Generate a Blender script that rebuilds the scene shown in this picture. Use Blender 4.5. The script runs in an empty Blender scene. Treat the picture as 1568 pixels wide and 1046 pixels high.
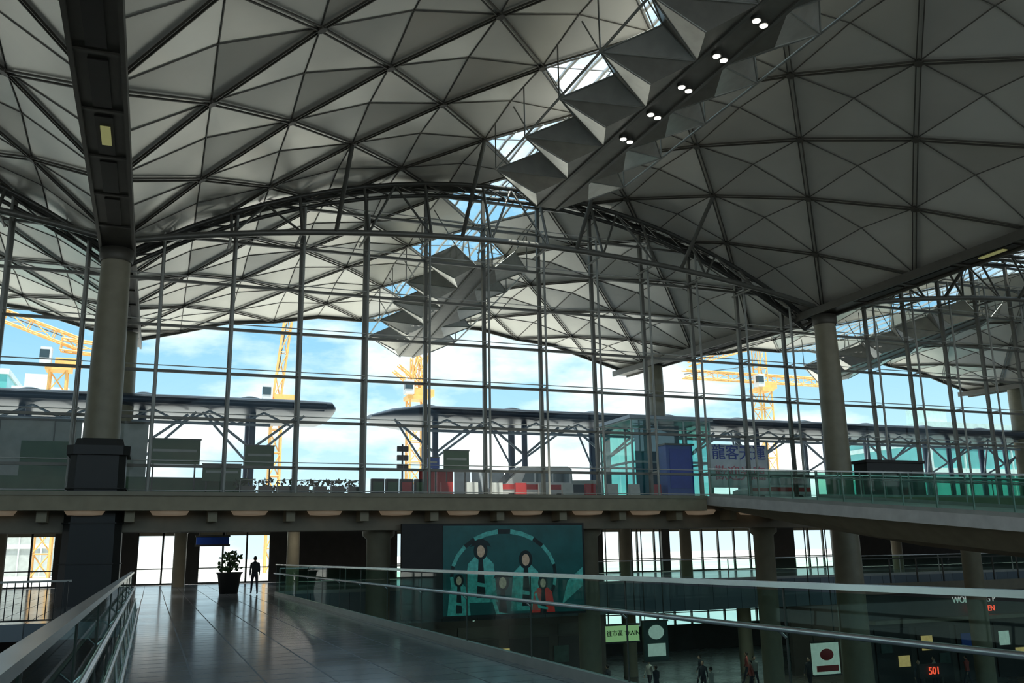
import bpy, math, random
from mathutils import Vector, Matrix
random.seed(4)
D = bpy.data
S = bpy.context.scene
COL = S.collection

# ------------------------------------------------------------------ materials
def mat(name, col, rough=.5, metal=0., var=.10, scale=2., emit=None, es=0., bump=0.):
    m = D.materials.new(name); m.use_nodes = True
    nt = m.node_tree; N = nt.nodes; L = nt.links
    b = N['Principled BSDF']
    b.inputs['Roughness'].default_value = rough
    b.inputs['Metallic'].default_value = metal
    tc = N.new('ShaderNodeTexCoord'); no = N.new('ShaderNodeTexNoise')
    no.inputs['Scale'].default_value = scale; no.inputs['Detail'].default_value = 4
    L.new(tc.outputs['Object'], no.inputs['Vector'])
    rp = N.new('ShaderNodeValToRGB')
    rp.color_ramp.elements[0].position = .3; rp.color_ramp.elements[1].position = .7
    rp.color_ramp.elements[0].color = tuple(max(0, c*(1-var)) for c in col)+(1,)
    rp.color_ramp.elements[1].color = tuple(min(1, c*(1+var)) for c in col)+(1,)
    L.new(no.outputs['Fac'], rp.inputs['Fac']); L.new(rp.outputs['Color'], b.inputs['Base Color'])
    if emit:
        b.inputs['Emission Color'].default_value = tuple(emit)+(1,)
        b.inputs['Emission Strength'].default_value = es
    if bump:
        bp = N.new('ShaderNodeBump'); bp.inputs['Strength'].default_value = bump
        L.new(no.outputs['Fac'], bp.inputs['Height']); L.new(bp.outputs['Normal'], b.inputs['Normal'])
    return m

def glassmat(name, tint, refl=.05, edge=.6, rough=.02):
    m = D.materials.new(name); m.use_nodes = True
    nt = m.node_tree; N = nt.nodes; L = nt.links
    for n in list(N): N.remove(n)
    o = N.new('ShaderNodeOutputMaterial'); mx = N.new('ShaderNodeMixShader')
    t = N.new('ShaderNodeBsdfTransparent'); g = N.new('ShaderNodeBsdfGlossy')
    t.inputs[0].default_value = tuple(tint)+(1,); g.inputs['Roughness'].default_value = rough
    lw = N.new('ShaderNodeLayerWeight'); lw.inputs[0].default_value = .5
    p = N.new('ShaderNodeMath'); p.operation = 'POWER'; p.inputs[1].default_value = 4
    q = N.new('ShaderNodeMath'); q.operation = 'MULTIPLY_ADD'; q.inputs[1].default_value = edge; q.inputs[2].default_value = refl
    L.new(lw.outputs['Facing'], p.inputs[0]); L.new(p.outputs[0], q.inputs[0])
    L.new(q.outputs[0], mx.inputs[0]); L.new(t.outputs[0], mx.inputs[1]); L.new(g.outputs[0], mx.inputs[2])
    L.new(mx.outputs[0], o.inputs[0])
    return m

def tilemat(name, c1, c2, mortar, w, h, rough):
    m = D.materials.new(name); m.use_nodes = True
    nt = m.node_tree; N = nt.nodes; L = nt.links
    b = N['Principled BSDF']; b.inputs['Roughness'].default_value = rough
    b.inputs['Specular IOR Level'].default_value = .35
    tc = N.new('ShaderNodeTexCoord'); br = N.new('ShaderNodeTexBrick')
    br.offset = 0.0
    br.inputs['Color1'].default_value = c1+(1,); br.inputs['Color2'].default_value = c2+(1,)
    br.inputs['Mortar'].default_value = mortar+(1,)
    br.inputs['Scale'].default_value = 1; br.inputs['Mortar Size'].default_value = .016
    br.inputs['Brick Width'].default_value = w; br.inputs['Row Height'].default_value = h
    L.new(tc.outputs['Object'], br.inputs['Vector'])
    no = N.new('ShaderNodeTexNoise'); no.inputs['Scale'].default_value = .6; no.inputs['Detail'].default_value = 6
    L.new(tc.outputs['Object'], no.inputs['Vector'])
    mr = N.new('ShaderNodeMapRange'); mr.inputs['To Min'].default_value = rough*.6; mr.inputs['To Max'].default_value = rough*1.5
    L.new(no.outputs['Fac'], mr.inputs['Value'])
    ad = N.new('ShaderNodeMath'); ad.operation='MULTIPLY_ADD'; ad.inputs[1].default_value=.3
    L.new(br.outputs['Fac'], ad.inputs[0]); L.new(mr.outputs[0], ad.inputs[2]); L.new(ad.outputs[0], b.inputs['Roughness'])
    L.new(br.outputs['Color'], b.inputs['Base Color'])
    return m

M = dict(
 roof=mat('roof_panel', (.72,.70,.63), .36, .30, .06, .35),
 roofc=mat('roof_panel_crown', (.85,.83,.78), .42, .1, .04, .3),
 rib=mat('roof_rib', (.10,.092,.075), .5, .2),
 seam=mat('roof_seam', (.15,.14,.12), .6),
 gutter=mat('valley_gutter', (.085,.076,.062), .5, .2),
 gutter2=mat('valley_slot', (.035,.03,.026), .6),
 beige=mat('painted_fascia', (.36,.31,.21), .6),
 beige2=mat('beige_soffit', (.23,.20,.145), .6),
 col=mat('column_paint', (.28,.255,.18), .45),
 black=mat('black_cladding', (.012,.014,.013), .45),
 black2=mat('dark_plinth', (.022,.022,.02), .55),
 steel=mat('grey_steel', (.17,.17,.15), .4, .3),
 lsteel=mat('light_steel', (.40,.41,.38), .4, .2),
 dsteel=mat('dark_steel', (.08,.08,.072), .4, .4),
 chrome=mat('brushed_steel', (.62,.64,.65), .25, .9),
 white=mat('white_paint', (.75,.75,.72), .5),
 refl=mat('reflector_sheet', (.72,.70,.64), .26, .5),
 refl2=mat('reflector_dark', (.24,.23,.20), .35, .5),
 lamp=mat('lamp_face', (1,1,1), .5, 0, 0, 1, (1,.97,.88), 12),
 wallgrey=mat('wall_paint', (.32,.31,.28), .7),
 dark=mat('dark_interior', (.03,.03,.03), .6),
 shop=mat('shop_brown', (.06,.055,.048), .5),
 asphalt=mat('asphalt', (.36,.35,.33), .9, 0, .15, .8),
 ground=mat('concrete_ground', (.50,.50,.47), .9, 0, .15, .1),
 canopy=mat('canopy_metal', (.055,.08,.125), .35, .3),
 canopyw=mat('canopy_truss', (.40,.47,.55), .45, .3),
 bluecol=mat('blue_grey_steel', (.06,.10,.17), .45, .2),
 yellow=mat('crane_yellow', (.78,.44,.14), .5),
 vanw=mat('van_body', (.60,.60,.60), .3, .1),
 red=mat('red_paint', (.55,.05,.05), .5),
 tyre=mat('rubber', (.02,.02,.02), .8),
 carglass=mat('car_glass', (.03,.05,.06), .1),
 sgreen=mat('sign_green', (.08,.15,.08), .6),
 green=mat('foliage', (.04,.10,.03), .7, 0, .4, 12),
 blue=mat('blue_panel', (.02,.08,.42), .4),
 navy=mat('navy_text', (.02,.05,.45), .5),
 pink=mat('pink_text', (.80,.20,.28), .5),
 bannerw=mat('banner_white', (.80,.84,.92), .6),
 teal=mat('teal_glazing', (.10,.38,.38), .2, 0, .25, .25),
 tealw=mat('teal_frame', (.45,.62,.60), .4),
 pale=mat('pale_building', (.55,.60,.60), .7),
 grey=mat('hoarding_grey', (.42,.45,.44), .7),
 bill=mat('poster_teal', (.005,.04,.042), .35, 0, .95, .9, (.003,.045,.047), .3),  # poster colours glow faintly, added for contrast with the dim surroundings
 fig1=mat('poster_figure_light', (.04,.20,.19), .4, 0, .8, 5, (.03,.18,.17), .35),
 fig2=mat('poster_figure_dark', (.005,.022,.024), .4, 0, .5, 3),
 fig4=mat('poster_face', (.22,.19,.14), .4, 0, .6, 6, (.22,.19,.14), .35),
 fig3=mat('poster_figure_red', (.25,.02,.02), .4, 0, .4, 3, (.3,.02,.015), .35),
 skin=mat('skin', (.50,.32,.23), .5), hair=mat('hair', (.015,.012,.01), .6),
 clothA=mat('shirt_dark', (.04,.045,.06), .8), clothB=mat('trousers', (.03,.03,.04), .8),
 clothC=mat('shirt_pale', (.40,.40,.38), .8), clothD=mat('shirt_red', (.35,.08,.07), .8),
 signlit=mat('sign_green_lit', (.2,.35,.15), .4, 0, .1, 1, (.45,.62,.30), .45),
 signw=mat('sign_white_lit', (.4,.45,.42), .4, 0, .3, 3, (.6,.72,.66), .30),
 signdk=mat('sign_dark_face', (.05,.09,.08), .4, 0, .3, 3),
 redlit=mat('sign_red_lit', (.6,.05,.03), .4, 0, .1, 1, (1,.08,.04), 1.1),
 warmlit=mat('sign_warm_lit', (.5,.35,.15), .4, 0, .4, 3, (.8,.5,.2), .35),
 gutlit=mat('gutter_service_light', (.3,.3,.12), .5, 0, .1, 1, (.5,.5,.2), .25),
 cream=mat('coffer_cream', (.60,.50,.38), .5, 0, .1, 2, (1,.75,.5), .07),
)
M['tile'] = tilemat('granite_tile', (.17,.21,.245), (.25,.29,.325), (.06,.07,.08), .9, .6, .14)
M['tile2'] = tilemat('lower_tile', (.09,.09,.08), (.12,.115,.10), (.04,.04,.04), 1.2, 1.2, .25)
M['glass'] = glassmat('facade_glass', (.93,.97,.95), .02, .3)
M['bglass'] = glassmat('balustrade_glass', (.50,.74,.66), .02, .22)
M['sglass'] = glassmat('skylight_glass', (.9,.95,.96), .03, .3)
M['kglass'] = glassmat('kiosk_glass', (.40,.75,.70), .12, .5)

# ------------------------------------------------------------------ mesh builder
class MB:
    def __init__(s): s.v=[]; s.f=[]; s.m=[]; s.sm=[]; s.mats=[]
    def mi(s, m):
        if m not in s.mats: s.mats.append(m)
        return s.mats.index(m)
    def add(s, vs, fs, m, smooth=False):
        o=len(s.v); s.v += [Vector(p) for p in vs]; k=s.mi(m)
        for f in fs:
            s.f.append([i+o for i in f]); s.m.append(k); s.sm.append(smooth)
    def box(s, x0,x1,y0,y1,z0,z1, m):
        vs=[(x,y,z) for x in (x0,x1) for y in (y0,y1) for z in (z0,z1)]
        s.add(vs, [(0,1,3,2),(4,6,7,5),(0,4,5,1),(2,3,7,6),(0,2,6,4),(1,5,7,3)], m)
    def beam(s, p, q, w, h, m, up=(0,0,1)):
        p=Vector(p); q=Vector(q); d=(q-p)
        if d.length<1e-6: return
        d.normalize(); up=Vector(up)
        if abs(d.dot(up))>.98: up=Vector((1,0,0))
        sd=d.cross(up).normalized(); u=sd.cross(d)
        vs=[]
        for c in (p,q):
            for a,b in ((-1,-1),(1,-1),(1,1),(-1,1)):
                vs.append(c+sd*(a*w/2)+u*(b*h/2))
        s.add(vs, [(3,2,1,0),(4,5,6,7),(0,1,5,4),(1,2,6,5),(2,3,7,6),(3,0,4,7)], m)
    def tube(s, p, q, r, m, n=8, r2=None, caps=True):
        p=Vector(p); q=Vector(q); d=(q-p)
        if d.length<1e-6: return
        d.normalize(); r2=r if r2 is None else r2
        up=Vector((0,0,1)) if abs(d.z)<.9 else Vector((1,0,0))
        a=d.cross(up).normalized(); b=a.cross(d)
        vs=[]
        for c,rr in ((p,r),(q,r2)):
            for i in range(n):
                t=2*math.pi*i/n; vs.append(c+a*(math.cos(t)*rr)+b*(math.sin(t)*rr))
        s.add(vs, [(i,(i+1)%n,n+(i+1)%n,n+i) for i in range(n)], m, True)
        if caps: s.add(vs, [tuple(range(n))[::-1], tuple(range(n,2*n))], m)
    def path(s, pts, r, m, n=8):
        for i in range(len(pts)-1): s.tube(pts[i], pts[i+1], r, m, n)
    def rev(s, c, prof, m, n=24):
        vs=[]; 
        for r,z in prof:
            for i in range(n):
                t=2*math.pi*i/n; vs.append((c[0]+r*math.cos(t), c[1]+r*math.sin(t), c[2]+z))
        fs=[]
        for k in range(len(prof)-1):
            for i in range(n):
                fs.append((k*n+i,k*n+(i+1)%n,(k+1)*n+(i+1)%n,(k+1)*n+i))
        s.add(vs, fs, m, True)
    def ell(s, c, r, m, n=14, k=9):
        vs=[]; fs=[]
        for j in range(k+1):
            ph=math.pi*j/k
            for i in range(n):
                t=2*math.pi*i/n
                vs.append((c[0]+r[0]*math.sin(ph)*math.cos(t), c[1]+r[1]*math.sin(ph)*math.sin(t), c[2]+r[2]*math.cos(ph)))
        for j in range(k):
            for i in range(n): fs.append((j*n+i,(j+1)*n+i,(j+1)*n+(i+1)%n,j*n+(i+1)%n))
        s.add(vs, fs, m, True)
    def loft(s, rings, m, smooth=False):
        n=len(rings[0]); vs=[p for r in rings for p in r]; fs=[]
        for k in range(len(rings)-1):
            for i in range(n): fs.append((k*n+i,k*n+(i+1)%n,(k+1)*n+(i+1)%n,(k+1)*n+i))
        s.add(vs, fs, m, smooth)
        s.add(vs, [tuple(range(n))[::-1], tuple(range((len(rings)-1)*n, len(rings)*n))], m)
    def lattice(s, p, q, w, step, m, r=.08):
        p=Vector(p); q=Vector(q); d=q-p; L=d.length; d.normalize()
        up=Vector((0,1,0)) if abs(d.y)<.9 else Vector((1,0,0))
        a=d.cross(up).normalized()*w/2; b=a.cross(d).normalized()*w/2
        cs=[a+b,a-b,-a-b,-a+b]; n=max(1,int(L/step))
        for c in cs: s.tube(p+c,q+c,r*1.4,m,5)
        for i in range(n):
            u0=p+d*(L*i/n); u1=p+d*(L*(i+1)/n)
            for k in range(4):
                c0=cs[k]; c1=cs[(k+1)%4]
                s.tube(u0+c0,u1+c1,r*.8,m,4,caps=False); s.tube(u0+c0,u0+c1,r*.8,m,4,caps=False)
    def build(s, name, parent=None, keep=None):
        me=D.meshes.new(name)
        lo=Vector([min(v[i] for v in s.v) for i in range(3)]); hi=Vector([max(v[i] for v in s.v) for i in range(3)])
        c=(lo+hi)/2; c.z=lo.z
        if parent is not None: c=Vector((0,0,0))
        me.from_pydata([tuple(v-c) for v in s.v], [], s.f)
        for m in s.mats: me.materials.append(m)
        me.polygons.foreach_set('material_index', s.m); me.polygons.foreach_set('use_smooth', s.sm)
        me.update()
        o=D.objects.new(name, me); COL.objects.link(o); o.location=c
        if parent is not None: o.parent=parent
        if keep is not None:
            o.parent=keep; o.location=c-keep.location
        return o

def boxobj(name, x0,x1,y0,y1,z0,z1, m):
    b=MB(); b.box(x0,x1,y0,y1,z0,z1,m); return b.build(name)

def text(name, s, loc, size, m, rot=(math.pi/2,0,0), ext=.02, keep=None):
    c=D.curves.new(name,'FONT'); c.body=s; c.size=size; c.extrude=ext; c.align_x='CENTER'; c.align_y='CENTER'
    c.materials.append(m)
    o=D.objects.new(name,c); COL.objects.link(o); o.location=loc; o.rotation_euler=rot
    if keep is not None:
        o.parent=keep; o.location=Vector(loc)-keep.location
    return o

def panel_light(name, x,y,z,sx,sy,e,col=(1,.94,.84)):
    l=D.lights.new(name,'AREA'); l.shape='RECTANGLE'; l.size=sx; l.size_y=sy; l.energy=e; l.color=col
    o=D.objects.new(name,l); COL.objects.link(o); o.location=(x,y,z)
    return o

# ------------------------------------------------------------------ camera
R=Vector((.9330,-.3595,-.0170)); U=Vector((-.0656,-.2164,.9741)); F=Vector((.3539,.9077,.2255))
F.normalize(); R=(R-F*R.dot(F)).normalized(); U=R.cross(F)*1.0
if U.z<0: U=-U
cam=D.cameras.new('camera'); co=D.objects.new('camera',cam); COL.objects.link(co)
mw=Matrix.Identity(4)
for i in range(3):
    mw[i][0]=R[i]; mw[i][1]=U[i]; mw[i][2]=-F[i]
mw[2][3]=1.65
co.matrix_world=mw; cam.sensor_width=36; cam.lens=36*1400/1568; cam.clip_end=3000; cam.clip_start=.05
S.camera=co

# ------------------------------------------------------------------ roof
DY=3.35; Y0=39.4; GY=41.5
JA,JB=-16,7
def yj(j): return Y0+DY*j
def zs(x,c,y=0):
    t=min(1,max(0,(y-GY)/(62.85-GY)))
    val=14.6+1.0*t; cr=20.1-1.9*t; h=cr-val; Rr=(324+h*h)/(2*h)
    return math.sqrt(max(0,Rr*Rr-(x-c)**2))-(Rr-cr)
BAYS=[-1,0,1,2]
roof=MB(); ribs=MB(); sky=MB()
for k in BAYS:
    c=15.9+36*k
    def NRM(i): 
        x=c-18+3*i; return Vector(((x-c),0,26.7)).normalized()
    def P(i,j,off=0):
        x=c-18+3*i; y=yj(j); z=zs(x,c,y)
        odd=(i+j)&1
        if odd and 0<i<12: z+=.22
        return Vector((x,y,z))-NRM(i)*off
    for j in range(JA,JB):
        for i in range(12):
            a,b,d,e=P(i,j),P(i+1,j),P(i+1,j+1),P(i,j+1)
            if (i+j)%2==0: tl=[(a,d,e,'L'),(a,b,d,'R')]; dg=((i,j),(i+1,j+1))
            else: tl=[(a,b,e,'L'),(b,d,e,'R')]; dg=((i+1,j),(i,j+1))
            for t in tl:
                isg = (i==5 and t[3]=='R') or (i==6 and t[3]=='L')
                (sky if isg else roof).add(t[:3], [(0,1,2)], M['sglass'] if isg else (M['roofc'] if i in (5,6) else M['roof']))
                if isg:
                    ap=[p for p in t[:3] if abs(p.x-c)>1][0]; bs=[p for p in t[:3] if abs(p.x-c)<=1]
                    for q in (.35,.65,.9):
                        sky.beam(ap.lerp(bs[0],q)-Vector((0,0,.05)), ap.lerp(bs[1],q)-Vector((0,0,.05)), .10,.10,M['white'])
            (i0,j0),(i1,j1)=dg
            p=P(i0,j0,.07); q=P(i1,j1,.07); n=(NRM(i0)+NRM(i1)).normalized()
            sd=(q-p).cross(n).normalized()*.085
            ribs.beam(p+sd,q+sd,.04,.07,M['rib'],n); ribs.beam(p-sd,q-sd,.04,.07,M['rib'],n)
            ribs.beam(P(i,j,.02),P(i,j+1,.02),.035,.03,M['seam'],NRM(i))
            ribs.beam(P(i,j,.02),P(i+1,j,.02),.035,.03,M['seam'],NRM(i))
            if (i+j)%2==0:
                pn=P(i,j,.08); nn=NRM(i); ribs.tube(pn-nn*.06,pn+nn*.06,.17,M['rib'],8)
    for j in (JA,JB):
        for i in range(12): ribs.beam(P(i,j,.1),P(i+1,j,.1),.12,.22,M['rib'],NRM(i))
ro=roof.build('ceiling'); ribs.build('ceiling_lattice',None,ro); sky.build('skylight',None,ro)

# valley gutters + columns
for k in range(-1,4):
    x=-2.1+36*k
    g=MB()
    def gz(y): return zs(x,x+18,y)-.35
    def gseg(x0,x1,ya,yb,h,lo,m):
        a=gz(ya); b=gz(yb)
        g.loft([[Vector((x0,ya,a+lo)),Vector((x1,ya,a+lo)),Vector((x1,ya,a+lo+h)),Vector((x0,ya,a+lo+h))],
                [Vector((x0,yb,b+lo)),Vector((x1,yb,b+lo)),Vector((x1,yb,b+lo+h)),Vector((x0,yb,b+lo+h))]],m)
    ys=[yj(JA),GY,yj(JB)+.6]
    for a,b in zip(ys[:-1],ys[1:]):
        gseg(x-.60,x+.60,a,b,.28,0,M['gutter'])
        for s in (-1,1): gseg(x+s*.62-.06,x+s*.62+.06,a,b,.42,-.12,M['rib'])
    y=yj(JA)+1
    while y<yj(JB)-3:
        if abs(y+1.4-39.4)>1.6: gseg(x-.25,x+.25,y,y+2.7,.05,-.05,M['gutter2'])
        gseg(x-.60,x+.60,y+2.9,y+3.02,.07,-.07,M['rib'])
        y+=DY
    gseg(x-.12,x+.16,27.6,28.9,.04,-.09,M['gutlit'])
    g.build('roof_gutter')
def column(x,y,z0,big=True):
    c=MB()
    c.rev((x,y,0),[(.78,z0),(.74,z0+3),(.62,10.5),(.56,13.6),(.56,14.0)],M['col'],32)
    c.rev((x,y,0),[(.60,13.6),(.66,13.7),(.66,14.12),(0,14.12)],M['rib'],24)
    if big:
        def sq(w,z): 
            k=.25; return [Vector((x+a,y+b,z)) for a,b in ((-w+k,-w),(w-k,-w),(w,-w+k),(w,w-k),(w-k,w),(-w+k,w),(-w,w-k),(-w,-w+k))]
        c.loft([sq(1.06,0),sq(.98,5.6)],M['black']); c.loft([sq(1.12,5.6),sq(1.12,5.95)],M['black']); c.loft([sq(.9,5.95),sq(.82,6.25)],M['black2'])
        for zz in (1.5,3.0,4.3): c.loft([sq(1.075,zz),sq(1.075,zz+.05)],M['black2'])
    return c.build('column')
column(-2.1,39.4,0); 
for x in (33.9,69.9): column(x,39.4,-6,False)
column(-38.1+.0,39.4,0)
for k in range(-1,4): 
    c=MB(); x=-2.1+36*k
    c.rev((x,58,0),[(.7,4.2),(.62,10.5),(.56,14.9)],M['col'],24); c.build('column')

# ------------------------------------------------------------------ facade
fac=MB(); gl=MB()
x=-36.3; xs=[]
while x<105: xs.append(x); x+=3
def bayc(x): return 15.9+36*math.floor((x+2.1)/36)
for x in xs:
    zt=zs(x,bayc(x))-.15
    fac.beam((x,GY,4.2),(x,GY,zt),.16,.20,M['steel'],(0,1,0))
    fac.tube((x,GY-.75,4.2),(x,GY-.75,min(zt,17.5)),.06,M['lsteel'],8)
    z=5.55
    while z<zt-.5:
        fac.beam((x,GY,z),(x,GY-.75,z),.06,.06,M['lsteel']); z+=2.02
for z in (4.25,5.5,7.55,9.58,11.6,13.65,15.7,17.7,19.2):
    for k in BAYS:
        c=15.9+36*k
        h=18
        if z>14.2:
            h=0
            while h<18 and zs(c+h,c)>z: h+=.1
        fac.beam((c-h,GY,z),(c+h,GY,z),.14,.12,M['steel'])
        fac.beam((c-h,GY-.12,z+.22),(c+h,GY-.12,z+.22),.04,.04,M['lsteel'])
for k in BAYS:
    c=15.9+36*k; n=24
    pts=[(c-18+36*i/n, zs(c-18+36*i/n,c)) for i in range(n+1)]
    for i in range(n):
        (xa,za),(xb,zb)=pts[i],pts[i+1]
        gl.add([(xa,GY,4.2),(xb,GY,4.2),(xb,GY,zb),(xa,GY,za)],[(0,1,2,3)],M['glass'])
    for (yy,off,r) in ((GY,.3,.15),(GY-.9,.4,.12),(GY-.45,.85,.10)):
        fac.path([(a,yy,b-off) for a,b in pts],r,M['dsteel'],8)
    for i in range(n):
        a,b=pts[i]; a2,b2=pts[i+1]
        fac.tube((a,GY,b-.3),(a2,GY-.9,b2-.4),.04,M['dsteel'],5)
        fac.tube((a,GY-.9,b-.4),(a2,GY-.45,b2-.85),.04,M['dsteel'],5)
    tz=lambda xx: 14.55+1.85*(1-((xx-c)/18)**2)
    tp=[(c-17.4+34.8*i/20, Y0, min(tz(c-17.4+34.8*i/20),zs(c-17.4+34.8*i/20,c)-.35)) for i in range(21)]
    fac.path(tp,.14,M['steel'],10)
    q=[c-13.5,c-10.5,c-7.5,c-4.5,c-1.5,c+1.5,c+4.5,c+7.5,c+10.5,c+13.5]
    for n2,xx in enumerate(q):
        fac.tube((xx,Y0,tz(xx)),(xx,GY-.9,zs(xx,c)-.45),.07,M['steel'],8)
        fac.tube((xx,Y0,tz(xx)),(xx,GY-.1,tz(xx)),.06,M['steel'],6)
        if n2<len(q)-1 and n2%2==0:
            xm=xx+1.5
            fac.tube((xx,Y0,tz(xx)),(xm,GY-.9,zs(xm,c)-.45),.06,M['steel'],6)
            fac.tube((xx+3,Y0,tz(xx+3)),(xm,GY-.9,zs(xm,c)-.45),.06,M['steel'],6)
    for xx in (c-9,c-3,c+3,c+9):
        fac.tube((xx,Y0,tz(xx)),(xx,yj(-1),zs(xx,c)-.1),.10,M['steel'],8)
fo=fac.build('window_1'); gl.build('glass_pane',None,fo)

# ------------------------------------------------------------------ crown reflector lighting
def reflector(name, c, ya, yb, lamps, z0=17.0):
    b=MB(); n=int(round((yb-ya)/3.35)); h=(yb-ya)/n
    out=ya>GY
    def zc(y): return z0-(1.9*(y-GY)/(62.85-GY) if out else 0)
    A=[[Vector((c+a,y,zc(y)+d)) for a,d in ((-.42,0),(.42,0),(.42,.45),(-.42,.45))] for y in (ya,yb)]
    b.loft(A,M['refl2'])
    for s in (-1,1):
        b.loft([[Vector((c+s*a,y,zc(y)+d)) for a,d in ((.42,-.06),(.55,-.06),(.55,.2),(.42,.2))] for y in (ya,yb)],M['steel'])
    for i in range(n):
        y=ya+i*h; za=zc(y); zb=zc(y+h); zm=zc(y+h/2)
        for s in (-1,1):
            C0=Vector((c+s*.5,y,za)); C1=Vector((c+s*.5,y+h,zb)); T=Vector((c+s*3.1,y+h/2,zm+.75))
            R0=Vector((c+s*1.7,y,za+1.05)); R1=Vector((c+s*1.7,y+h,zb+1.05)); Mi=Vector((c+s*1.25,y+h/2,zm-.10))
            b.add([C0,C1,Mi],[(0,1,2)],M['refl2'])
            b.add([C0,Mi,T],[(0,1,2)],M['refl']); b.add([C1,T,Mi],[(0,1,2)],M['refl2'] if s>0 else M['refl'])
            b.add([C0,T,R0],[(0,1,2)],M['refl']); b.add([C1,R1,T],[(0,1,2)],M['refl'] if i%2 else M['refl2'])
            for p,q in ((C0,T),(C1,T),(Mi,T),(C0,R0),(R0,T),(R1,T)): b.tube(p,q,.035,M['lsteel'],5)
            b.tube(T,(T.x,T.y,zs(T.x,c,T.y)-.05),.03,M['steel'],5)
            b.tube(R0,(c+s*2.9,y,zs(c+s*2.9,c,y)-.05),.03,M['steel'],5)
            if i<n-1: b.tube(T,(T.x,T.y+h,zc(T.y+h)+.75),.05,M['lsteel'],6)
        for s in (-1,1): b.tube((c+s*.42,y,za+.45),(c+s*.1,y,zs(c,c,y)),.045,M['steel'],5)
    for y in lamps:
        for s in (-.18,.18):
            b.tube((c+s,y+s*.4,z0-.12),(c+s,y+s*.4,z0+.02),.16,M['dsteel'],16)
            b.tube((c+s,y+s*.4,z0-.135),(c+s,y+s*.4,z0-.121),.115,M['lamp'],16)
    return b.build(name)
reflector('ceiling_light_reflector',15.9,5.9,36.05,[20.0+2.1*i for i in range(5)]+[10,13,16])
reflector('ceiling_light_reflector',15.9,44.5,61.3,[])
reflector('ceiling_light_reflector',51.9,5.9,36.05,[20.0+2.1*i for i in range(5)])
reflector('ceiling_light_reflector',51.9,44.5,61.3,[])
reflector('ceiling_light_reflector',-20.1,5.9,36.05,[])
reflector('ceiling_light_reflector',-20.1,44.5,61.3,[])

# ------------------------------------------------------------------ floors, slabs, walls
XA,XB=-38,106
boxobj('floor', XA,XB,-14,66,-6.3,-6,M['tile2'])
boxobj('walkway_floor', -.55,5.5,-13,44,-.45,0,M['tile'])
boxobj('deck_floor', XA,XB,44,65.7,-1.5,0,M['tile'])
boxobj('landing_floor', XA,-.56,29,43.99,-.45,0,M['tile'])
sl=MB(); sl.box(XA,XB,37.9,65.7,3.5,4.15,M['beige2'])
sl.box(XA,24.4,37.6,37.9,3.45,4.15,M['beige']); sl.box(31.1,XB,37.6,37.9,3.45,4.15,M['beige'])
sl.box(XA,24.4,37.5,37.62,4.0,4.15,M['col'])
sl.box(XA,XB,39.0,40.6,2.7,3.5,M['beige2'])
x=XA+1
while x<XB-3:
    sl.box(x,x+.35,38.1,39.0,3.05,3.5,M['beige']); 
    sl.rev((x+1.6,38.5,3.3),[(.75,.22),(.62,.02),(.3,0),(.0,0)],M['cream'],20)
    x+=3
for yy in range(43,65,4):
    x=XA+2
    while x<XB-3:
        sl.box(x,x+.25,yy,yy+2.6,3.47,3.5,M['cream']); x+=6
sl.build('departure_level_slab')
boxobj('road_deck',XA,XB,42.2,65.6,4.15,4.18,M['asphalt'])
boxobj('road_parapet',XA,XB,65.3,65.6,4.18,5.2,M['ground'])
boxobj('ground_exterior',-600,900,67,1200,-.4,-.05,M['ground'])
boxobj('wall_south',XA,XB,-14.5,-14.1,-6,6.5,M['wallgrey'])
boxobj('wall_west',XA-.4,XA-.01,-14,41,-6,14,M['wallgrey'])
boxobj('wall_east',XB+.01,XB+.4,-14,41,-6,14,M['wallgrey'])
wn=MB(); wg=MB()
def wallrow(z0,z1,solids):
    last=XA
    for a,b in solids+[(XB,XB)]:
        if a>last:
            xx=last
            wg.add([(last,66.0,z0),(a,66.0,z0),(a,66.0,z1),(last,66.0,z1)],[(0,1,2,3)],M['glass'])
            while xx<=a: wn.box(xx-.06,xx+.06,65.9,66.1,z0,z1,M['dsteel']); xx+=1.55
            wn.box(last,a,65.9,66.1,z0+1.0,z0+1.07,M['dsteel']); wn.box(last,a,65.9,66.1,z0,z0+.12,M['dsteel'])
            wn.box(last,a,65.9,66.1,z1-.35,z1,M['beige2'])
        if b>a: wn.box(a,b,65.85,66.15,z0,z1,M['shop'])
        last=max(last,b)
wallrow(0,3.5,[(-5.7,-.8),(1.5,3.0),(7.6,16.5),(18.0,33),(38.3,39.0),(48.2,51.2),(55.3,XB)])
wallrow(-4.2,-1.5,[(XA,33),(48.5,XB)])
wn.box(XA,XB,65.85,66.15,-6,-4.2,M['shop'])
wo=wn.build('wall_north'); wg.build('window_2',None,wo)
def pillar(x,y,z0,z1,r=.5):
    c=MB(); c.rev((x,y,0),[(r,z0),(r,z1-.35),(r*1.35,z1-.2),(r*1.35,z1)],M['col'],24); return c.build('pillar')
for x in (9.3,19.4,29.5,43.5,55): pillar(x,40.4,-6,2.7,.52)
for x,y in ((8.1,58),(28.7,54),(33.2,54),(40.5,55),(45,52),(52,55),(-7,52),(15,54),(1.7,61)): pillar(x,y,0,3.5,.38)
for x,y in ((28.7,54),(36,52),(45,52)): pillar(x,y,-6,-1.5,.45)

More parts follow.
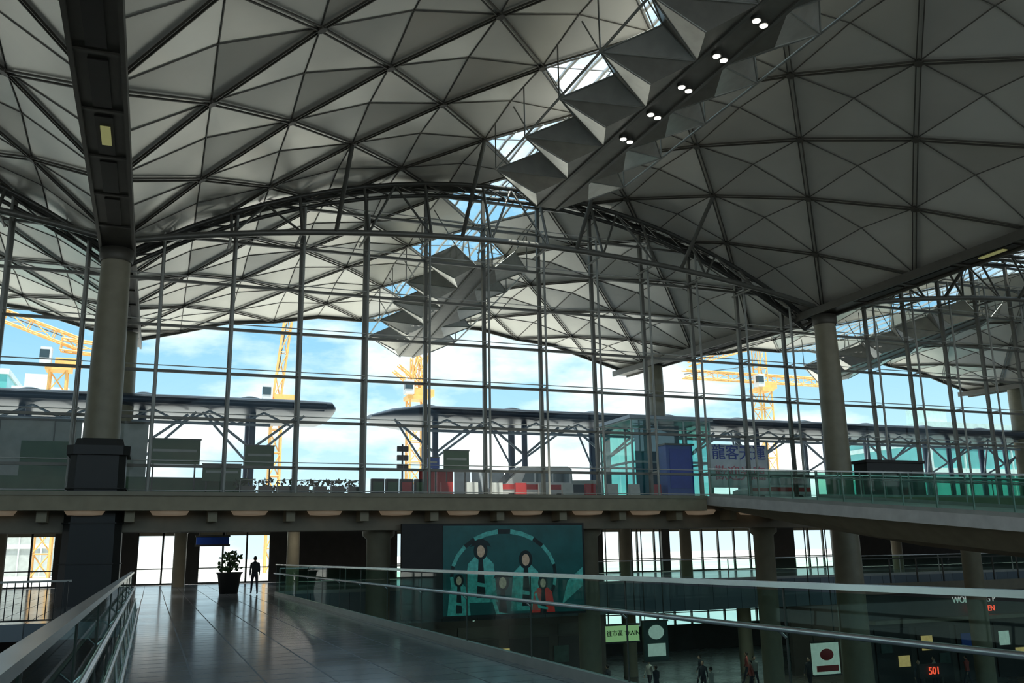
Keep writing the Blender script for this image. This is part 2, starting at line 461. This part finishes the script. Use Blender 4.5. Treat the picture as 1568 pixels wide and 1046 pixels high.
# ------------------------------------------------------------------ balustrades
def balustrade(name,p,q,h=1.35,step=1.5,hand=0.95,side=(1,0,0),posts=True,keep=None):
    p=Vector(p); q=Vector(q); d=q-p; L=d.length; n=max(1,int(round(L/step))); b=MB(); sd=Vector(side)
    Z=Vector((0,0,1))
    b.add([p+Z*.12,q+Z*.12,q+Z*(h-.05),p+Z*(h-.05)],[(0,1,2,3)],M['bglass'])
    b.beam(p+Z*.07,q+Z*.07,.09,.14,M['lsteel']); b.beam(p+Z*h,q+Z*h,.10,.05,M['chrome'])
    if hand: b.tube(p+Z*hand+sd*.1,q+Z*hand+sd*.1,.028,M['chrome'],10)
    for i in range(n+1):
        c=p+d*(i/n)
        if posts: b.beam(c+sd*.03,c+sd*.03+Z*h,.045,.045,M['lsteel'])
        else: b.beam(c+Z*.1,c+Z*(h-.03),.012,.02,M['dsteel'])
        if hand: b.tube(c+sd*.01+Z*(hand-.08),c+sd*.1+Z*hand,.014,M['chrome'],6)
    return b.build(name,None,keep)
balustrade('glass_balustrade',(5.4,-2,0),(5.4,43.8,0),1.33,3.0,.95,(-1,0,0),False)
balustrade('glass_balustrade',(-.44,-2,0),(-.44,28.8,0),1.3,3.0,.92,(1,0,0),False)
balustrade('glass_balustrade',(5.6,44.2,0),(60,44.2,0),1.15,3.0,0,(0,-1,0))
bk=MB()
bk.tube((-.22,-1,.30),(-.22,28.6,.30),.03,M['chrome'],8)
bk.tube((-.30,-1,.58),(-.30,28.6,.58),.025,M['chrome'],8)
for i in range(15): bk.tube((-.22,-.5+i*2.05,.0),(-.30,-.5+i*2.05,.58),.02,M['chrome'],6)
bk.build('walkway_side_rail')
br=MB()
for i in range(60):
    x=-14+i*.2
    br.box(x-.012,x+.012,29.1,29.13,0.08,1.1,M['black'])
br.box(-14.1,-2.0,29.08,29.15,1.08,1.14,M['lsteel']); br.box(-14.1,-2.0,29.08,29.15,.06,.1,M['black'])
for i in range(7): br.box(-14.1+i*2-.03,-14.1+i*2+.03,29.07,29.16,0,1.1,M['black'])
br.build('barred_railing')

# sloping access bridge
bg=MB(); ya,yb=37.85,-8; za=4.15; sl_=.1
def brc(y):
    z=za-(37.9-y)*sl_
    return [Vector((24.5,y,z)),Vector((31,y,z)),Vector((31,y,z-.42)),Vector((24.5,y,z-.42))]
def belly(y):
    z=za-(37.9-y)*sl_; k=min(1,(37.9-y)/10+.2)
    return [Vector((24.75,y,z-.42)),Vector((30.75,y,z-.42)),Vector((29.9,y,z-.5-.65*k)),Vector((27.7,y,z-.5-1.0*k)),Vector((25.6,y,z-.5-.65*k))]
bg.loft([brc(yb),brc(ya)],M['white'])
bg.loft([belly(y) for y in (yb,10,27.9,33,37.8)],M['beige'])
bo=bg.build('access_bridge')
balustrade('bridge_balustrade_west',(24.6,-6,za-43.9*sl_),(24.6,37.5,za-.04),1.3,1.5,1.0,(1,0,0),True,bo)
balustrade('bridge_balustrade_east',(30.9,-6,za-43.9*sl_),(30.9,37.5,za-.04),1.3,1.5,1.0,(-1,0,0),True,bo)
balustrade('glass_balustrade',(31.2,38.0,4.15),(100,38.0,4.15),1.1,1.5,1.0,(0,1,0))
ct=MB(); ct.box(35.0,38.8,38.5,39.5,4.15,6.0,M['black']); ct.box(34.9,38.9,38.4,39.6,6.0,6.15,M['black2'])
for i in range(4): ct.box(35.1+i*.95,35.9+i*.95,38.46,38.5,4.6,5.6,M['dsteel'])
ct.build('service_counter')

# ------------------------------------------------------------------ billboard
bb=MB(); by=38.6; zb0=-.9
bb.box(9.9,18.4,by,by+.25,zb0-.1,2.95,M['dark']); bb.box(11.7,18.3,by-.03,by,zb0,2.85,M['bill'])
def fig(x,z,s,m,mh,hat=True):
    y=by-.04
    def pl(pts,mm,dy=0): bb.add([(x+a*s,y-dy,max(zb0,z+b*s)) for a,b in pts],[tuple(range(len(pts)))],mm)
    pl([(-.8,-2.2),(.8,-2.2),(.62,-.5),(.25,-.15),(-.25,-.15),(-.62,-.5)],m,.0)
    pl([(.34*math.cos(t),.1+.42*math.sin(t)-.02) for t in [i*math.pi/8 for i in range(16)]],M['fig2'],.006)
    pl([(.19*math.cos(t),.06+.27*math.sin(t)) for t in [i*math.pi/8 for i in range(16)]],mh,.012)
    if hat: pl([(-.5,.26),(-.2,.34),(.2,.34),(.5,.26),(.34,.5),(.12,.6),(-.12,.6),(-.34,.5)],M['fig2'],.018)
    pl([(-.10,-.2),(.10,-.2),(.22,-2.0),(-.22,-2.0)],M['fig2'],.008)
    pl([(-.6,-.6),(-.45,-.5),(-.2,-1.3),(.3,-1.4),(.3,-1.55),(-.35,-1.45)],M['fig1'],.01)
fig(13.4,1.7,.95,M['fig1'],M['fig4']); fig(15.5,1.3,.95,M['fig1'],M['fig4'],False)
fig(12.4,.5,.65,M['fig1'],M['fig4'],False); fig(14.4,.35,.9,M['bill'],M['fig4']); fig(16.3,.3,.7,M['fig3'],M['fig4'],False)
for i in range(26):
    a=2*math.pi*i/26; a2=2*math.pi*(i+1)/26
    if .7+2.0*math.sin(a)>zb0 and .7+2.0*math.sin(a2)>zb0:
        bb.add([(14.5+2.5*math.cos(a),by-.035,.7+2.0*math.sin(a)),(14.5+2.5*math.cos(a2),by-.035,.7+2.0*math.sin(a2)),(14.5+2.35*math.cos(a2),by-.035,.7+1.8*math.sin(a2)),(14.5+2.35*math.cos(a),by-.035,.7+1.8*math.sin(a))],[(0,1,2,3)],M['fig1'] if i%3 else M['fig2'])
bb.add([(17.2,by-.05,-.6),(18.25,by-.05,.2),(18.25,by-.05,1.0),(17.5,by-.05,.4)],[(0,1,2,3)],M['fig1'])
bb.build('advertising_billboard')

# ------------------------------------------------------------------ lower level shops and signs
sh=MB()
sh.box(6.5,25,50,50.3,-6,-1.5,M['shop']); sh.box(37.5,43,49.2,49.5,-6,-1.5,M['shop'])
for i in range(6): sh.box(7+i*3,9.4+i*3,49.95,50,-6,-3.0,M['dark']); sh.box(7+i*3,9.4+i*3,49.93,49.97,-2.9,-2.3,M['dsteel'])
for i in range(5): sh.box(7.3+i*3.6,8.2+i*3.6,49.9,49.94,-4.4,-3.5,M['warmlit'] if i%2 else M['signdk'])
so1=sh.build('shopfront')
text('cafe_sign_text','翠園 茶 JD CAUX',(17.0,49.8,-1.65),.62,M['signw'],keep=so1)
sh=MB(); sh.box(38,62,43.2,43.6,-6,-1.0,M['shop']); sh.box(38,62,42.4,43.2,-2.6,-2.4,M['beige2'])
for i in range(8):
    sh.box(38.5+i*3,41+i*3,43.1,43.2,-6,-2.9,M['dark'] if i%2 else M['black2'])
    sh.box(38.8+i*3,39.6+i*3,43.05,43.1,-4.2,-3.4,(M['signdk'],M['warmlit'],M['blue'],M['signw'])[i%4])
    sh.box(40.0+i*3,40.8+i*3,43.05,43.1,-5.0,-4.4,(M['warmlit'],M['signdk'],M['red'])[i%3])
sh.box(38,62,43.0,43.15,-1.0,-.4,M['beige2'])
for i in range(12): sh.box(38+i*2,38.06+i*2,43.02,43.1,-.4,1.0,M['dsteel'])
sh.box(38,62,43.02,43.1,.95,1.02,M['dsteel'])
so2=sh.build('shopfront')
text('restaurant_sign_text','WOLFGANG P',(46.0,42.9,-1.5),.52,M['signw'],keep=so2); text('restaurant_sign_subtext','KITCHEN',(46.6,42.9,-2.05),.46,M['redlit'],keep=so2)
def hangsign(name,x0,x1,y,z0,z1,m,hang=True,ztop=3.5):
    b=MB(); b.box(x0,x1,y-.08,y+.08,z0,z1,m); b.box(x0-.05,x1+.05,y-.1,y+.1,z1,z1+.08,M['dsteel']); b.box(x0-.05,x1+.05,y-.1,y+.1,z0-.08,z0,M['dsteel'])
    if hang:
        for xx in (x0+.15,x1-.15): b.tube((xx,y,z1+.08),(xx,y,ztop),.03,M['dsteel'],6)
    return b.build(name)
ts=hangsign('train_sign',21.3,23.1,42.5,-2.7,-1.95,M['signlit'],True,3.5)
text('train_sign_text','往市區 TRAIN',(22.2,42.4,-2.32),.30,M['black'],keep=ts)
ios=hangsign('info_sign',23.4,24.8,42.6,-3.7,-1.85,M['signdk'],True,3.5)
b=MB()
b.add([(24.1+.45*math.cos(t),42.47,-2.35+.35*math.sin(t)) for t in [i*math.pi/8 for i in range(16)]],[tuple(range(16))],M['signw']); b.box(23.6,24.6,42.46,42.5,-3.5,-2.9,M['signw']); b.build('print',None,ios)
hangsign('direction_sign',2.0,3.5,47,2.3,2.65,M['blue'])
al=hangsign('advert_lightbox',33.2,34.9,42,-4.9,-3.3,M['signw'],True,3.5)
b=MB(); b.ell((34.05,41.88,-3.9),(.45,.03,.3),M['red']); b.box(33.35,34.75,41.87,41.91,-4.75,-4.45,M['red']); b.build('print',None,al)
ls=hangsign('led_sign',36.1,37.7,37.5,-4.7,-4.2,M['dark'],True,-.5) if False else None
lp=MB(); lp.box(36.0,37.8,37.45,37.6,-4.75,-4.1,M['dark']); lp.tube((36.3,37.53,-6),(36.3,37.53,-4.75),.05,M['dsteel'],8); lp.tube((37.5,37.53,-6),(37.5,37.53,-4.75),.05,M['dsteel'],8)
lo_=lp.build('led_sign'); text('digits','501',(36.9,37.4,-4.43),.5,M['redlit'],keep=lo_)

# planter
pl=MB(); pl.rev((3.6,47,0),[(0,0),(.42,0),(.55,.9),(.62,.95),(.62,1.0),(.5,1.0),(.5,.92),(0,.92)],M['black'],20)
for i in range(170):
    a=random.uniform(0,6.28); r=random.uniform(0,.6); z=1.0+random.uniform(0,.95)*(1-r*.5)
    c=Vector((3.6+r*math.cos(a),47+r*math.sin(a),z)); d=Vector((random.uniform(-1,1),random.uniform(-1,1),random.uniform(-.2,1))).normalized()*.22
    e=d.cross(Vector((random.random(),random.random(),.3))).normalized()*.07
    pl.add([c,c+d*.5+e,c+d,c+d*.5-e],[(0,1,2,3)],M['green'])
for i in range(7): pl.tube((3.6,47,.9),(3.6+random.uniform(-.4,.4),47+random.uniform(-.4,.4),1.8),.02,M['shop'],5)
pl.build('potted_shrub')

# ------------------------------------------------------------------ people
def person(x,y,z,h=1.7,yaw=0,top=None,legs=None,phase=.0,bag=False):
    top=top or M['clothA']
    e=D.objects.new('person',None); COL.objects.link(e); e.location=(x,y,z); e.rotation_euler=(0,0,yaw); e.scale=(h/1.7,)*3
    st=.16+.16*phase
    V=[(0,0,.92),(0,0,1.08),(0,.01,1.25),(0,.0,1.40),(0,0,1.48),(0,.01,1.54)]
    Rr=[.145,.13,.155,.13,.055,.055]
    E=[(0,1),(1,2),(2,3),(3,4),(4,5)]
    def addc(start,pts,rs):
        p=start
        for c,r in zip(pts,rs):
            V.append(c); Rr.append(r); E.append((p,len(V)-1)); p=len(V)-1
    for s in (-1,1):
        a=s*st*phase*1.4
        addc(3,[(s*.17,0,1.40),(s*.215,-.02+a*.3,1.12),(s*.23,.04+a*.7,.87)],[.062,.046,.034])
        addc(0,[(s*.09,0,.86),(s*.10,.02-a*.5,.49),(s*.10,-.04-a*1.2,.09),(s*.105,.12-a*1.2,.045)],[.09,.062,.042,.036])
    me=D.meshes.new('body'); me.from_pydata(V,E,[]); o=D.objects.new('body',me); COL.objects.link(o); o.parent=e
    o.modifiers.new('skin','SKIN'); sv=me.skin_vertices[0].data
    for i,r in enumerate(Rr): sv[i].radius=(r,r*.8 if i<4 else r)
    sv[0].use_root=True
    ss=o.modifiers.new('sub','SUBSURF'); ss.levels=1; ss.render_levels=2
    me.materials.append(top)
    m2=top.copy(); nt=m2.node_tree; N=nt.nodes; L=nt.links
    tc=N.new('ShaderNodeTexCoord'); sp=N.new('ShaderNodeSeparateXYZ'); L.new(tc.outputs['Object'],sp.inputs[0])
    gt=N.new('ShaderNodeMath'); gt.operation='GREATER_THAN'; gt.inputs[1].default_value=.93; L.new(sp.outputs['Z'],gt.inputs[0])
    mx=N.new('ShaderNodeMixRGB'); L.new(gt.outputs[0],mx.inputs[0])
    mx.inputs[1].default_value=(.03,.03,.045,1)
    cr=[n for n in N if n.type=='VALTORGB'][0]; L.new(cr.outputs['Color'],mx.inputs[2]); L.new(mx.outputs[0],N['Principled BSDF'].inputs['Base Color'])
    me.materials[0]=m2
    hd=MB(); hd.ell((0,.015,1.62),(.075,.092,.115),M['skin']); hd.ell((0,-.012,1.65),(.083,.095,.10),M['hair'])
    hd.tube((0,.095,1.63),(0,.122,1.60),.010,M['skin'],6,.016); hd.ell((0,.1,1.565),(.025,.01,.006),M['red'],8,5)
    for s in (-1,1): hd.ell((s*.078,.0,1.61),(.012,.02,.03),M['skin'],8,5); hd.ell((s*.03,.095,1.635),(.012,.008,.008),M['hair'],8,5)
    for s in (-1,1):
        a=s*st*phase*1.4; hx,hy,hz=s*.23,.04+a*.7,.84
        hd.ell((hx,hy,hz),(.018,.038,.05),M['skin'],10,6)
        for k in range(4): hd.tube((hx,hy-.026+k*.017,hz-.035),(hx-s*.01,hy-.02+k*.016,hz-.10+abs(k-1.5)*.008),.008,M['skin'],5)
        hd.tube((hx,hy+.03,hz+.01),(hx-s*.015,hy+.06,hz-.04),.009,M['skin'],5)
    hd.build('head_and_hands',e)
    if bag:
        g=MB(); g.box(-.16,.16,-.30,-.14,1.02,1.42,M['dark']); g.build('backpack',e)
    return e
person(4.6,45.3,0,1.68,0,M['clothA'],None,.8,True)
for a in [(27.5,43,.4,'clothC'),(28.6,45.5,2.5,'clothA'),(31,44.5,1.2,'clothD'),(25.4,45,.2,'clothA'),(32.3,46,3,'clothC'),(34.5,44,2,'clothA'),(40.5,41,1,'clothC'),(30,48,1,'clothA'),(26.4,47.5,1.9,'clothC'),(33.2,48,.9,'clothD'),(21.6,44,1.4,'clothC'),(23.3,46.5,.4,'clothA'),(38.6,40.2,2.4,'clothA'),(42.4,40.6,.3,'clothD')]:
    person(a[0],a[1],-6,1.7,a[2],M[a[3]],None,.6)

# ------------------------------------------------------------------ exterior canopies
def canopy(name,x0,x1,taper0,taper1):
    b=MB(); yc=61
    def sec(x,k,dz=0):
        pts=[]
        for t in range(20):
            a=2*math.pi*t/20
            yy=math.cos(a)*4.4*k; zz=math.sin(a)*(.75 if math.sin(a)>0 else .45)*k
            pts.append(Vector((x,yc+yy,10.75+zz+dz)))
        return pts
    if taper0: st=[(x0,.25),(x0+1.2,.7),(x0+3,1.0),(x1,1.0)]
    else: st=[(x0,1),(x1-2.0,1.0),(x1-.3,.95),(x1,.75)]
    b.loft([sec(x,k) for x,k in st],M['canopy'],True)
    for yy in (yc-4.4,yc-3.7): b.tube((x0+3,yy,10.72),(x1-.8,yy,10.72),.22,M['canopy'],8)
    x=x0+4
    while x<x1-3:
        b.rev((x,yc,11.45),[(.9,0),(.8,.25),(.3,.4),(0,.42)],M['canopyw'],14)
        b.tube((x,yc,4.2),(x,yc,10.6),.24,M['bluecol'],10); b.tube((x,yc-2.5,4.2),(x,yc-2.5,10.5),.2,M['bluecol'],10)
        for s in (-1,1):
            b.tube((x,yc-2.5,8.2),(x+s*2.6,yc-2.5,10.2),.09,M['canopyw'],6)
            b.tube((x,yc,7.6),(x+s*3.0,yc-3.5,10.2),.08,M['canopyw'],6)
        x+=6.4
    x=x0+3; 
    while x<x1-4:
        b.tube((x,yc-3.2,9.6),(x+1.6,yc-3.2,10.35),.07,M['canopyw'],5); b.tube((x+1.6,yc-3.2,10.35),(x+3.2,yc-3.2,9.6),.07,M['canopyw'],5); x+=3.2
    b.tube((x0+3,yc-3.2,9.6),(x1-4,yc-3.2,9.6),.10,M['canopyw'],6)
    return b.build(name)
canopy('kerbside_canopy',-37,10.4,False,True); canopy('kerbside_canopy',13.2,105,True,False)

# cranes
def crane(x,y,z1,parts,w=1.7):
    b=MB(); b.lattice((x,y,-.05),(x,y,z1),w,2.4,M['yellow'],.095)
    b.box(x-1.3,x+1.3,y-1.2,y+1.2,z1,z1+.5,M['yellow']); b.box(x-1.8,x-.7,y-1.9,y-.7,z1+.5,z1+2.3,M['vanw']); b.box(x-1.85,x-.9,y-1.95,y-1.3,z1+1.1,z1+2.0,M['carglass'])
    b.box(x-.4,x+2.2,y-.8,y+.8,z1+.5,z1+1.4,M['yellow'])
    for p,q,ww in parts: b.lattice(p,q,ww,2.4,M['yellow'],.075)
    for p,q,ww in parts[:1]:
        b.tube(Vector((x,y,z1+4)),Vector(q),.05,M['dsteel'],4)
    return b.build('tower_crane')
crane(29.8,110,20.5,[((29.8,110,22),(32.4,110,35),1.2),((29.8,110,22.5),(27.2,110,24.5),1.0),((29.8,110,21),(29.8,110,26),1.1)],1.9)
crane(12.8,110,19,[((12.8,110,20),(14.2,110,34),.9)],1.2)
crane(-10.7,110,22,[((-9,110,25.2),(-24,110,30.5),1.2),((-10.7,110,25),(-6,110,24.6),1.3)])
crane(82,110,24.0,[((82,110,26.0),(69,110,26.0),1.1),((82,110,26.0),(94,110,26.0),1.1),((82,110,31),(70,110,27.5),.6),((82,110,24),(82,110,31),1.4)],2.0)

def tower(name,x0,x1,y0,y1,z0,z1,mw_,mg,fl=3.2):
    b=MB(); b.box(x0,x1,y0,y1,z0,z1,mg); z=z0+fl
    while z<z1: b.box(x0-.15,x1+.15,y0-.15,y1+.15,z,z+.5,mw_); z+=fl
    x=x0
    while x<=x1: b.box(x-.08,x+.08,y0-.2,y0,z0,z1,mw_); x+=2.4
    b.box(x0-.2,x1+.2,y0-.2,y1+.2,z1,z1+.7,mw_); b.box(x0+1,x0+4,y0+1,y0+4,z1+.7,z1+2.5,mw_)
    return b.build(name)
tower('glass_building',80,135,78,95,-.05,14.5,M['tealw'],M['teal'])
tower('office_building',-32,-18.5,130,145,-.05,25,M['pale'],M['teal'])
tower('office_building',-17,-11,125,140,-.05,22,M['pale'],M['grey'])
tower('office_building',-60,-34,135,150,-.05,20,M['pale'],M['grey'])

# ------------------------------------------------------------------ kerbside things
ZR=4.2
def signboard(x0,x1,y,z0,z1,m,name='signboard'):
    b=MB(); b.box(x0,x1,y-.05,y+.05,z0,z1,m); b.box(x0-.04,x1+.04,y-.06,y+.06,z1,z1+.06,M['dsteel'])
    for xx in (x0+.2,x1-.2): b.tube((xx,y+.08,ZR),(xx,y+.08,z1),.04,M['dsteel'],6)
    b.box(x0+.15,x1-.15,y-.07,y-.05,(z0+z1)/2,(z0+z1)/2+.12,M['grey'])
    return b.build(name)
signboard(-.36,1.9,46,6.0,7.15,M['sgreen']); signboard(4.3,5.8,50,6.35,7.4,M['sgreen']); signboard(15.2,16.7,50,6.35,7.4,M['sgreen']); signboard(14.3,15.0,50.2,6.4,7.0,M['blue'])
signboard(2.1,3.9,47,5.3,6.1,M['sgreen'])
b=MB(); b.tube((12.8,50,ZR),(12.8,50,7.7),.05,M['dark'],8)
for i in range(3):
    for s in (-.3,.06): b.box(12.8+s,12.8+s+.26,49.9,50.1,6.3+i*.5,6.3+i*.5+.28,M['dark'])
    b.box(12.5,13.1,49.96,50.04,6.55+i*.5,6.6+i*.5,M['dark'])
b.build('traffic_signal')
for i in range(10):
    x=13.6+i*1.35; b=MB()
    pr=[(-.3,0),(.3,0),(.3,.15),(.12,.45),(.09,1.05),(-.09,1.05),(-.12,.45),(-.3,.15)]
    b.loft([[Vector((xx,45.2+a,ZR+z)) for a,z in pr] for xx in (x,x+.62)],M['white'] if i%3 else M['red']); b.build('road_barrier')
h=MB()
for i in range(9): h.box(14.6+i*1.1,15.6+i*1.1,53,53.1,ZR,6.5,M['red'] if i in (0,1,5) else M['bannerw'])
h.build('construction_hoarding')
lb=MB()
for i in range(4): lb.box(10.2+i*.75,10.85+i*.75,46,46.3,ZR,5.45,M['dark']); lb.box(10.27+i*.75,10.78+i*.75,45.97,46,4.8,5.3,M['sgreen'] if i!=2 else M['red'])
lb.build('newspaper_rack')
hd=MB()
for n in range(420):
    x=random.uniform(3.6,9.8); y=random.uniform(46.0,46.8); z=random.uniform(4.6,5.3)
    d=Vector((random.uniform(-1,1),random.uniform(-1,1),random.uniform(0,1))).normalized()*.25; e=d.cross(Vector((.3,random.random(),1))).normalized()*.08
    c=Vector((x,y,z)); hd.add([c,c+d*.5+e,c+d,c+d*.5-e],[(0,1,2,3)],M['green'])
hd.box(3.5,9.9,45.9,46.9,ZR,4.7,M['dsteel'])
hd.build('hedge_planter')
tr=MB()
for i in range(7):
    x=3.7+i*.85; tr.tube((x,44.8,ZR),(x,44.8,5.2),.025,M['lsteel'],6); tr.tube((x,44.8,5.2),(x+.7,44.8,5.25),.025,M['lsteel'],6); tr.tube((x,44.8,4.6),(x+.7,44.8,4.6),.02,M['lsteel'],6); tr.box(x+.05,x+.65,44.8,45.3,4.6,4.95,M['dsteel'])
tr.build('luggage_trolley_row')
hw=MB(); hw.box(-12,-3.6,50,50.3,ZR,8.4,M['grey']); hw.box(-6.2,-4.1,49.95,50,5.4,7.4,M['sgreen']); hw.box(-1.9,-.5,50,50.3,ZR,8.4,M['grey']); hw.box(-12,-.4,49.9,50.4,8.4,8.5,M['dsteel'])
for xx in (-9.6,-7.2,-4.8): hw.box(xx-.03,xx+.03,49.96,50,ZR,8.4,M['dsteel'])
hw.box(-10,4.4,48.6,48.8,ZR,5.6,M['sgreen'])
hw.build('site_hoarding')
kk=MB()
for a,b_,c_,d_ in ((25.7,47,31,47),(31,47,31,51),(31,51,25.7,51),(25.7,51,25.7,47)):
    kk.add([(a,b_,ZR),(c_,d_,ZR),(c_,d_,9.2),(a,b_,9.2)],[(0,1,2,3)],M['kglass'])
for z in (4.3,6.7,9.2):
    for p,q in (((25.7,47),(31,47)),((31,47),(31,51)),((31,51),(25.7,51)),((25.7,51),(25.7,47))): kk.beam(p+(z,),q+(z,),.1,.12,M['tealw'])
for x in (25.7,27.4,29.2,31):
    for y in (47,51): kk.beam((x,y,ZR),(x,y,9.2),.1,.1,M['tealw'])
kk.box(25.5,31.2,46.8,51.2,9.2,9.4,M['canopyw']); kk.box(27.8,29.8,48.5,50.5,ZR,9.1,M['bluecol'])
kk.build('glass_lift_kiosk')
b=MB(); b.box(26.5,28.2,44.6,45.4,ZR,7.4,M['blue']); b.box(26.4,28.3,44.5,45.5,7.4,7.5,M['dsteel']); b.box(26.7,28.0,44.56,44.6,5.0,7.2,M['navy']); b.build('blue_information_board')
bn=MB(); bn.box(28.7,32.5,43.6,43.65,5.0,7.4,M['bannerw'])
for xx in (28.65,32.55): bn.tube((xx,43.62,ZR),(xx,43.62,7.6),.05,M['lsteel'],8)
bno=bn.build('banner'); text('banner_text_upper','龍客天運',(30.6,43.56,6.9),.9,M['navy'],keep=bno); text('banner_text_lower','歡迎光臨',(30.6,43.56,5.75),.85,M['pink'],keep=bno)
# vans
def van(x0,y0,mb):
    v=MB(); z0=ZR
    prof=[(0,.45),(0.02,.95),(.55,1.12),(1.35,1.9),(1.6,2.12),(4.4,2.16),(4.65,2.0),(4.7,.9),(4.7,.42)]
    def ring(y,ins): 
        cx,cz=2.35,1.2; return [Vector((x0+cx+(a-cx)*ins,y,z0+cz+(b-cz)*ins)) for a,b in prof]
    v.loft([ring(y0,.95),ring(y0+.12,1),ring(y0+1.68,1),ring(y0+1.8,.95)],mb)
    for a,b_ in ((1.55,2.3),(2.4,3.35),(3.45,4.4)): v.add([(x0+a,y0-.012,z0+1.25),(x0+b_,y0-.012,z0+1.25),(x0+b_,y0-.012,z0+1.85),(x0+(a+.28 if a<2 else a),y0-.012,z0+1.85)],[(0,1,2,3)],M['carglass'])
    v.add([(x0+.62,y0+.15,z0+1.22),(x0+1.3,y0+.15,z0+1.92),(x0+1.3,y0+1.65,z0+1.92),(x0+.62,y0+1.65,z0+1.22)],[(0,1,2,3)],M['carglass'])
    v.box(x0+.1,x0+4.6,y0-.02,y0,z0+.85,z0+1.12,M['red'])
    for a in (.95,3.8):
        for yy in (y0-.02,y0+1.6): v.tube((x0+a,yy,z0+.33),(x0+a,yy+.22,z0+.33),.33,M['tyre'],18); v.tube((x0+a,yy-.01,z0+.33),(x0+a,yy+.23,z0+.33),.18,M['chrome'],12)
    return v.build('van')
van(17.2,47,M['vanw']); van(23.6,56,M['white']); van(33.5,47,M['vanw'])

# ------------------------------------------------------------------ light
w=D.worlds.new('world'); S.world=w; w.use_nodes=True; N=w.node_tree.nodes; L=w.node_tree.links
bgd=N['Background']; tc=N.new('ShaderNodeTexCoord'); sp=N.new('ShaderNodeSeparateXYZ'); L.new(tc.outputs['Generated'],sp.inputs[0])
rp=N.new('ShaderNodeValToRGB'); cr=rp.color_ramp
cr.elements[0].position=0; cr.elements[0].color=(.42,.52,.58,1); cr.elements[1].position=.9; cr.elements[1].color=(.40,.52,.64,1)
e=cr.elements.new(.12); e.color=(.27,.43,.52,1); e=cr.elements.new(.25); e.color=(.15,.33,.49,1); e=cr.elements.new(.45); e.color=(.22,.40,.56,1)
L.new(sp.outputs['Z'],rp.inputs[0])
mp=N.new('ShaderNodeMapping'); mp.inputs['Scale'].default_value=(3,3,8); L.new(tc.outputs['Generated'],mp.inputs[0])
no=N.new('ShaderNodeTexNoise'); no.inputs['Scale'].default_value=1.3; no.inputs['Detail'].default_value=7; no.inputs['Roughness'].default_value=.55; L.new(mp.outputs[0],no.inputs['Vector'])
r2=N.new('ShaderNodeValToRGB'); r2.color_ramp.elements[0].position=.46; r2.color_ramp.elements[1].position=.66; L.new(no.outputs['Fac'],r2.inputs[0])
mx=N.new('ShaderNodeMixRGB'); mx.inputs[2].default_value=(.80,.79,.77,1); L.new(r2.outputs[0],mx.inputs[0]); L.new(rp.outputs[0],mx.inputs[1]); L.new(mx.outputs[0],bgd.inputs[0])
bgd.inputs[1].default_value=1.75
sd=D.lights.new('sun','SUN'); sd.energy=8.5; sd.angle=.01; sd.color=(1,.95,.86); so=D.objects.new('sun',sd); COL.objects.link(so)
so.rotation_euler=Vector((.03,.20,-.97)).to_track_quat('-Z','Y').to_euler()
for x in range(-8,60,8):  # area lamps added under the slab to brighten the dark walkway level
    panel_light('added_fill_light',x,46,3.44,2.4,.6,35)
    panel_light('added_fill_light',x,56,3.44,2.4,.6,35)
for x in range(10,60,8):  # more added lamps, lifting the dark lower hall
    panel_light('added_fill_light',x,46.5,-1.53,2.4,.5,55)
S.view_settings.view_transform='Standard'
S.view_settings.look='None'
S.view_settings.exposure=.35
